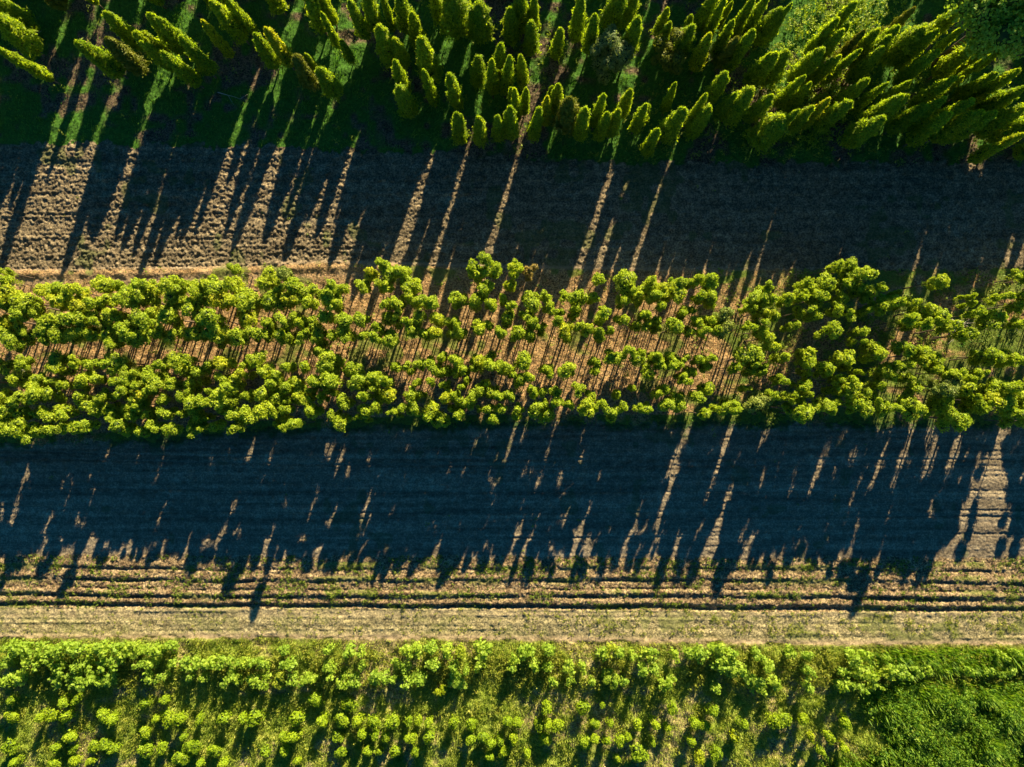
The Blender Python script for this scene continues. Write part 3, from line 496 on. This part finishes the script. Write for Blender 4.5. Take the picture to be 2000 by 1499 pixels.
# top plantation: pointed conifers
trees = []
for i, it in enumerate(TH.replace('\n', ';').split(';')):
    tx, ty, bx, by, wd = [float(q) for q in it.split()]
    rt = math.hypot(tx-1000, ty-749.5); rb = math.hypot(bx-1000, by-749.5)+wd*0.42
    hm = H*(1-rb/rt)*1.05+0.25
    h = min(max(hm+0.55, 3.2+0.25*math.sin(i*1.7)) if (rt > 780 and tx < 800) else max(hm+0.25, 3.0+0.3*math.sin(i*2.3)+0.25*float(sm(900, 1300, tx))+0.15*float(sm(1450, 1850, tx))) if wd > 19 else 2.3, 3.8)
    trees.append((i, wx(tx, h), wy(ty, h), h, wd*S*(1-h*0.6/H)*(0.84 if rt > 780 and tx < 800 else 1), ty, tx))
its = [[x/S+1000, 749.5-y/S, h, wdm/S*0.62, 13 if rt_ > -1 else 0] for (_, x, y, h, wdm, a, b) in trees for rt_ in (0,)]
DX, FX = fit(its, list(range(300, 515, 14)), ST1, -60, 2060, 0.14, 3)
trees = [(i, x+d*S, y, h, wdm*f, a, b) for (i, x, y, h, wdm, a, b), d, f in zip(trees, DX, FX)]
rows = {}
def trow(y): return 0 if y > 205 else 1 if y > 150 else 2 if y > 95 else 3 if y > 40 else 4
RN = ['front row above the ploughed field', 'second row of the top plantation', 'third row of the top plantation', 'fourth row of the top plantation', 'back row at the top edge']
for t in trees: rows.setdefault(trow(t[5]), []).append((t[6], t[0]))
PW = place_words(rows)
yellow = {3, 16, 56, 79, 109, 116, 149}
for i, x, y, h, wd, ty, tx in trees:
    e = plant('conifer_tree', 'thuja', x, y, (wd/0.62*rnd.uniform(.85, 1.15), wd/0.62*rnd.uniform(.85, 1.15), h/3.0), i*5+i//7, alt=L_yel if i in yellow else None)
    look = 'yellowish' if i in yellow else 'tall' if h > 3.3 else 'short' if h < 2.3 else 'green'
    look2 = 'broad' if wd > 0.72 else 'slim' if wd < 0.5 else 'pointed'
    tag(e, f'{look} {look2} conifer, {PW[i]} in the {RN[trow(ty)]}', 'conifer', 'pointed conifers of the top plantation')
# middle belt: round-topped nursery trees in rows
mid = parse(MID)
keep = []
for p in mid:
    if all(math.hypot(p[0]-q[0], p[1]-q[1]) > 7 for q in keep): keep.append(p)
mid = keep
def mrow(x, y):
    y2 = y-np.interp(x, [0, 500, 1000, 2000], [6, 2, 0, 2]); return int(np.searchsorted([572, 602, 640, 690, 728, 758, 790], y2))
MR = ['topmost', 'second', 'third', 'fourth', 'fifth', 'sixth', 'seventh', 'lowest']
rows = {}
for i, p in enumerate(mid): rows.setdefault(mrow(p[0], p[1]), []).append((p[0], i))
PW = place_words(rows)
order = sorted(range(len(mid)), key=lambda i: -mid[i][2]); solo = set(order[:300]); rest = []
hh_ = []
for i, (px, py, wd) in enumerate(mid):
    h = (2.5+0.4*sm(200, 1000, px)+0.1*sm(1200, 1700, px)+rnd.uniform(-0.3, 0.3)+(rnd.uniform(0.2, 0.6) if rnd.random() < 0.16 else 0)) * (1.0 if wd > 17 else 0.9)
    hh_.append(h)
its = [[1000+(px-1000)*(1-h*.86/H), 749.5+(py-749.5)*(1-h*.86/H), h, wd*(1-h*.86/H)*0.5, 8 if py < 780 else 6] for (px, py, wd), h in zip(mid, hh_)]
DX, FX = fit(its, list(range(866, 1120, 14)), ST2, -60, 2060, 0.5, 4, 22000)
for i, (px, py, wd) in enumerate(mid):
    h = hh_[i]; px += DX[i]; wd *= FX[i]
    zc = h*0.86; x, y = wx(px, zc), wy(py, zc); wm = wd*S*(1-zc/H)
    sc = (wm/0.60, wm/0.56, h/2.66)
    if i in solo:
        alt = M_amber if (abs(mid[i][0]-1038) < 3 and abs(py-530) < 3) else L_pale if (mid[i][0], py) in ((550., 532.),) or (1405 < px < 1445 and 605 < py < 650) or (1815 < px < 1880 and 745 < py < 775) or (1470 < px < 1500 and 780 < py < 795) else None
        e = plant('nursery_tree', 'sap', x, y, sc, i*3+i//11, alt=alt)
        look = 'orange-brown' if alt is M_amber else 'pale' if alt is L_pale else 'broad' if wd > 32 else 'small' if wd < 23 else 'green'
        tag(e, f'{look} round-topped young tree, {PW[i]} in the {MR[mrow(px, py)]} row of the middle belt', 'tree', 'young trees in rows in the middle belt')
    else: rest.append(('sap', x, y, sc, i))
rest2 = []
for px in list(range(-110, 60, 26))+list(range(1930, 2150, 24)):      # the belt goes on past both sides
    for py in (560, 600, 640, 715, 750, 790, 825):
        h = rnd.uniform(2.2, 2.9)
        if rnd.random() < 0.8 and not (py > 700 and 1975 < px < 2030): rest2.append(('sap', wx(px+rnd.uniform(-8, 8)), wy(py+rnd.uniform(-8, 8)), (0.9, 0.9, h/2.66), rnd.randrange(14)))
o = merged('young_trees', rest+rest2, (L_sap, M_core, M_bark))
tag(o, 'smallest young trees filling the gaps between the crowns of the middle belt', 'trees', kind='stuff')
# conifers beyond the top edge and past the sides: their shadows reach the picture
far = []
for k in range(420):
    px = rnd.uniform(-250, 2400); py = rnd.uniform(-420, -28)
    if all(math.hypot(px-a, py-b) > 24 for a, b in [(f[5], f[6]) for f in far]) and rnd.random() < 0.6+0.4*float(sm(200, 900, px)) and not (1560+0.325*(-py) < px < 1740+0.325*(-py)):
        h = rnd.uniform(2.9, 3.6); q = rnd.uniform(0.95, 1.3); far.append(('thuja', wx(px), wy(py), (q, q, h/3.0), rnd.randrange(12), px, py))
for k in range(44):
    px = rnd.choice([-60, -110, 2030, 2060, 2100, 2150, 2200])+rnd.uniform(-15, 15); py = rnd.uniform(0, 290)
    far.append(('thuja', wx(px), wy(py), (0.95, 0.95, 1.0), rnd.randrange(12), px, py))
o = merged('conifer_plantation', [f[:5] for f in far], (L_thuja, M_core, M_bark))
tag(o, 'conifer plantation going on beyond the top edge of the photo', 'trees', kind='stuff')
# meadow: rounded conifer bushes
bu = parse(BU); rows = {}
def brow(y): return int(np.searchsorted([1395, 1432, 1462], y))
BN = ['upper row of bushes', 'second row of bushes', 'third row of bushes', 'lowest row of bushes']
for i, p in enumerate(bu): rows.setdefault(brow(p[1]), []).append((p[0], i))
PW = place_words(rows)
for i, (px, py, wd) in enumerate(bu):
    h = rnd.uniform(0.62, 0.95); x, y = wx(px, h), wy(py, h); wm = wd*S*rnd.uniform(1.0, 1.3)
    e = plant('conifer_bush', 'bush', x, y, (wm/0.60, wm/0.60*rnd.uniform(.75, 1.0), h/0.6), i*3+i//5, ('foliage', 'stems'))
    look = 'wide' if wd > 28 else 'small' if wd < 20 else 'round'
    tag(e, f'{look} lime-green bush, {PW[i]} in the {BN[brow(py)]} in the meadow', 'bush', 'conifer bushes in the meadow')
br = parse(BR); rows = {}
def rrow(y): return int(np.searchsorted([1292, 1322], y))
LN = ['upper sapling row', 'middle sapling row', 'lower sapling row']
for i, p in enumerate(br): rows.setdefault(rrow(p[1]), []).append((p[0], i))
PW = place_words(rows)
for i, (px, py, wd) in enumerate(br):
    h = rnd.uniform(0.75, 1.1); x, y = wx(px, h), wy(py, h); wm = wd*S*1.15
    e = plant('leafy_sapling', 'broad', x, y, (wm/0.55, wm/0.55, h/0.8), i*3+i//5, ('foliage', 'stem'))
    look = 'large' if wd > 26 else 'small' if wd < 18 else 'bright'
    tag(e, f'{look} leafy sapling, {PW[i]} in the {LN[rrow(py)]} below the dirt path', 'sapling', 'leafy saplings below the dirt path')
# single shrubs that stand out
def shrub(name, px, py, arr, m, sc, label, cat='bush'):
    V, F, mi = arr; e = bpy.data.objects.new(name, None); C.objects.link(e); zt = float(arr[0][:, 2].max())*sc*0.72; x, y = wx(px, zt), wy(py, zt)
    e.location = (x, y, gz(x, y)); e.scale = (sc,)*3
    link('foliage', mesh_np('foliage', V, F, (m, M_core), mi), e)
    link('stems', mesh_np('stems', *stem_arr('bush', 3)[:2], (M_bark,)), e); tag(e, label, cat); return e
shrub('broadleaf_bush', 1197, 92, shrub_arr(1, 0.80, 3.3, 260, 0.11, 0.05, 30), L_grey, 1.0, 'big grey-green feathery bush among the pointed conifers')
shrub('yellow_bush', 1318, 92, shrub_arr(2, 0.75, 2.9, 200, 0.10, 0.05, 22), L_yel, 1.0, 'yellow-green spreading bush below the slim conifers at the top')
shrub('feathery_bush', 1194, 1328, shrub_arr(3, 0.40, 0.9, 220, 0.12, 0.03, 12), L_broad, 1.0, 'feathery bright green bush, right one of three in the sapling rows')
shrub('feathery_bush', 856, 1350, shrub_arr(4, 0.32, 0.8, 200, 0.12, 0.03, 10), L_bush, 1.0, 'feathery yellow-green bush just above the meadow, middle one of three')
shrub('feathery_bush', 546, 1332, shrub_arr(5, 0.34, 0.8, 200, 0.12, 0.03, 10), L_broad, 1.0, 'feathery light green bush, left one of three in the sapling rows')
# tall broadleaf tree leaning into the top right corner
V, F, mi = shrub_arr(9, 1.9, 2.6, 420, 0.15, 0.09, 48)
e = bpy.data.objects.new('broadleaf_tree', None); C.objects.link(e); e.location = (wx(1990, 5.2), wy(-5, 5.2), 0)
V = V+np.array([0, 0, 4.0]); link('crown', mesh_np('crown', V, F, (L_broad, M_core), mi), e)
link('trunk', mesh_np('trunk', *tube([(0, 0, -.2), (.05, .02, 2.5), (0, .1, 5.2)], [.12, .10, .05]), (M_bark,)), e)
tag(e, 'broadleaf tree with a light green crown in the top right corner', 'tree')

#=COVER=
# ------------------------------------------------------------------ ground cover
def blades(name, n, region, dens, hgt, wd, m, label, cat, lean=(0.35, 0.0), px=(-20, 2020), py=(-20, 1520), seed=0, clump=0.5, k=2):
    R = np.random.default_rng(seed+50)
    x = R.uniform((px[0]-1000)*S, (px[1]-1000)*S, n); y = R.uniform((749.5-py[1])*S, (749.5-py[0])*S, n)
    if clump:
        q = n//14; cx, cy = x[:q], y[:q]; s = R.integers(0, q, n); far_ = R.random(n) < clump
        x = np.where(far_, cx[s]+R.normal(0, .07, n), x); y = np.where(far_, cy[s]+R.normal(0, .07, n), y)
    rg, gr = rega(x, y); ok = np.isin(rg, region) & (R.random(n) < dens(x/S+1000, 749.5-y/S, gr, x, y)); x, y = x[ok], y[ok]; n = len(x)
    z = gza(x, y); hh = hgt*R.uniform(0.5, 1.3, n)*(0.6+0.8*vn(x, y, 0.8, k)); a = R.uniform(0, 6.28, n); d = R.uniform(0.15, 0.8, n)*hh
    B = np.stack([x, y, z-0.01], 1); T = np.stack([x+np.cos(a)*d+lean[0]*hh, y+np.sin(a)*d+lean[1]*hh, z+hh*0.9], 1)
    sd = np.stack([-np.sin(a), np.cos(a), 0*a], 1)*wd*R.uniform(0.6, 1.4, (n, 1)); Mi = B*0.45+T*0.55+np.array([0, 0, 1])*hh[:, None]*0.12
    V = np.stack([B, Mi+sd, T, Mi-sd], 1).reshape(-1, 3)
    o = link(name, mesh_np(name, V, np.arange(4*n).reshape(-1, 4), (m,))); tag(o, label, cat, kind='stuff'); return o
def weeds(name, n, region, dens, size, hgt, m, label, cat, px=(-20, 2020), py=(-20, 1520), seed=0, nl=9):
    R = np.random.default_rng(seed+80)
    x = R.uniform((px[0]-1000)*S, (px[1]-1000)*S, n); y = R.uniform((749.5-py[1])*S, (749.5-py[0])*S, n)
    rg, gr = rega(x, y); ok = np.isin(rg, region) & (R.random(n) < dens(x/S+1000, 749.5-y/S, gr, x, y)); x, y = x[ok], y[ok]; n = len(x)
    s = R.uniform(0.6, 1.5, n); x = np.repeat(x, nl); y = np.repeat(y, nl); s = np.repeat(s, nl); n = len(x)
    a = R.uniform(0, 6.28, n); r = R.uniform(0.1, 1, n)*size*1.3*s; X_ = x+r*np.cos(a); Y_ = y+r*np.sin(a)
    P = np.stack([X_, Y_, gza(x, y)+R.uniform(0.15, 1, n)*hgt*s], 1); N = np.stack([np.cos(a)*.4, np.sin(a)*.4, 1+0*a], 1)
    V, F = leaves(P, N, size*s, size*0.6*s, R, 0); o = link(name, mesh_np(name, V, F, (m,))); tag(o, label, cat, kind='stuff'); return o
blades('grass', 190000, [0], lambda px, py, g, x, y: 0.15+0.85*g*sm(1700, 700, px)+0.2*g, 0.15, 0.010, L_dark, 'rough green grass below and between the pointed conifers', 'grass', (0.4, 0.1), seed=1)
weeds('undergrowth', 16000, [0], lambda px, py, g, x, y: 0.04+0.9*sm(700, 1400, px)*sm(0.35, 0.6, vn(x, y, 1.0, 5)), 0.08, 0.55, L_weed, 'leafy undergrowth between the conifers at top right', 'undergrowth', seed=2)
blades('grass_fringe', 60000, [2, 3], lambda px, py, g, x, y: np.exp(-((py-pxw(px, E3)+4)/9)**2)*0.9+g*0.3*(px > 1300), 0.14, 0.010, L_dark, 'green grass fringe along the lower side of the middle belt', 'grass', (0.1, -0.1), py=(500, 900), seed=3)
weeds('belt_weeds', 11000, [2], lambda px, py, g, x, y: (0.10+0.75*sm(1250, 1600, px))*sm(0.42, 0.62, vn(x, y, 0.8, 1)), 0.075, 0.22, L_weed, 'low weeds on the ground under the trees of the middle belt', 'weeds', py=(500, 870), seed=4)
blades('dry_grass', 60000, [2], lambda px, py, g, x, y: 0.25+0.5*vn(x, y, 0.6, 4), 0.07, 0.009, L_straw, 'short dry grass on the reddish soil of the middle belt', 'dry grass', py=(500, 870), seed=5)
weeds('field_weeds', 5000, [1, 3], lambda px, py, g, x, y: 0.06*sm(0.5, .8, vn(x, y, 1.3, 6))+0.7*np.exp(-((py-pxw(px, E2)-4)/10)**2)*sm(0.45, 0.6, vn(x, y, 0.7, 3)), 0.06, 0.06, L_weed, 'scattered small weeds on the bare fields', 'weeds', seed=6, nl=6)
weeds('furrow_weeds', 15000, [4], lambda px, py, g, x, y: 0.08+0.8*sm(0.48, 0.66, vn(x, y, 0.6, 1)*0.6+0.4*vn(x, y, 2.0, 3, 0.2)), 0.05, 0.07, L_weed, 'green weeds growing along the furrows', 'weeds', py=(1080, 1205), seed=7, nl=7)
weeds('seedlings', 11000, [5], lambda px, py, g, x, y: (0.18+0.5*sm(800, 1500, px))*sm(0.3, 0.7, vn(x, y, 0.35, 4))*sm(1248, 1236, py), 0.045, 0.07, L_weed, 'sparse seedlings scattered over the tan dirt path', 'seedlings', py=(1185, 1262), seed=8, nl=6)
blades('path_grass', 26000, [5, 6], lambda px, py, g, x, y: sm(-10, 4, py-pxw(px, E6))*sm(30, 8, py-pxw(px, E6)), 0.10, 0.008, L_straw, 'thin dry grass along the lower edge of the dirt path', 'grass', (0, 0.1), py=(1230, 1300), seed=9)
blades('meadow_grass', 230000, [6], lambda px, py, g, x, y: 0.35+0.55*g, 0.12, 0.010, L_grass, 'yellow-green meadow grass around the lime-green bushes', 'grass', (0.15, 0.0), py=(1240, 1540), seed=10, clump=0.65)
weeds('meadow_weeds', 42000, [6], lambda px, py, g, x, y: 0.03+0.9*sm(1350, 1330, py)*sm(1262, 1285, py)*sm(0.3, 0.5, vn(x, y, 0.7, 2))+0.16*sm(.5, .7, vn(x, y, 0.5, 3)), 0.065, 0.24, L_weed, 'leafy weeds growing between the sapling rows', 'weeds', py=(1240, 1540), seed=11)
blades('tall_grass', 90000, [6], lambda px, py, g, x, y: sm(1640, 1860, px+0.35*(py-1400)+220*(vn(x, y, 1.6, 1)-.5))*sm(1320, 1350, py)+sm(1262, 1275, py)*sm(1310, 1296, py)*sm(1650, 1800, px), 0.36, 0.030, L_lush, 'lush tall green grass in the bottom right corner', 'grass', (0.35, -0.35), px=(1500, 2060), py=(1250, 1540), seed=12)

weeds('tall_weeds', 9000, [6], lambda px, py, g, x, y: sm(1600, 1800, px+0.35*(py-1400)+220*(vn(x, y, 1.6, 1)-.5))*sm(1320, 1350, py)*sm(.3, .6, vn(x, y, .45, 6)), 0.065, 0.42, L_lush, 'tall bright weeds in clumps in the bottom right corner', 'weeds', px=(1500, 2060), py=(1300, 1540), seed=13, nl=16)
weeds('sunlit_weeds', 5000, [0], lambda px, py, g, x, y: np.exp(-((px-0.32*(120-py)-1610)/75)**2)*0.8*sm(320, 250, py), 0.09, 0.30, L_sap, 'bright weeds in the open gap between the conifers at top right', 'weeds', px=(1350, 1850), py=(-20, 320), seed=14, nl=10)
# fallen and dead branches
def branch(px, py, ang, ln, seed, label, z=0.06, twigs=6):
    R = random.Random(seed); parts = []; x0, y0 = wx(px), wy(py); dx, dy = math.cos(ang), math.sin(ang)
    def seg(x, y, zz, dx, dy, l, r, n=5):
        pts = [(x+dx*l*q/(n-1)+R.uniform(-.03, .03)*l, y+dy*l*q/(n-1)+R.uniform(-.03, .03)*l, zz+R.uniform(0, .06)*l) for q in range(n)]
        V, F = tube(pts, [r*(1-0.8*q/(n-1)) for q in range(n)], 5); parts.append((V, F, 0)); return pts
    main = seg(0, 0, 0, dx, dy, ln, 0.022)
    for k in range(twigs):
        p = R.choice(main[1:]); a = ang+R.choice([-1, 1])*R.uniform(0.3, 1.0); seg(p[0], p[1], p[2], math.cos(a), math.sin(a), ln*R.uniform(.25, .55), 0.010, 4)
    V, F, _ = join(parts); o = link('dead_branch', mesh_np('dead_branch', V, F, (M_dead,))); o.location = (x0, y0, gz(x0, y0)+z)
    tag(o, label, 'branch', 'dead branches')
for q in [(1838, 628, -0.4, 1.0, 1, 'bare whitish branch spread below the round-topped trees at right', 0.7, 12), (1846, 632, -1.6, 0.7, 2, 'short whitish branch pointing down beside the bare spread one', 0.6, 9),
          (428, 183, -0.3, 1.0, 3, 'pale fallen branch on the dark grass at top left', 0.08, 2), (66, 78, 0.7, 0.55, 4, 'short pale stick lying near the top left corner', 0.08, 1),
          (1965, 608, 0.3, 0.7, 5, 'pale twiggy branch at the right edge above the reddish soil', 0.3, 10), (1958, 642, 0.0, 0.8, 6, 'straight pale branch beside the right edge of the middle belt', 0.4, 2),
          (1885, 705, 0.05, 0.6, 7, 'thin pale branch beside the dark gap left of the right-hand trees', 0.5, 1), (28, 717, -0.05, 0.9, 8, 'thin pale branch lying across the stem shadows at left', 0.2, 2),
          (128, 773, 0.1, 0.6, 9, 'thin pale branch between the lower rows at left', 0.3, 2), (780, 187, -0.8, 0.35, 10, 'tiny pale stick beside the pointed conifers left of centre', 0.1, 0)]:
    branch(*q)
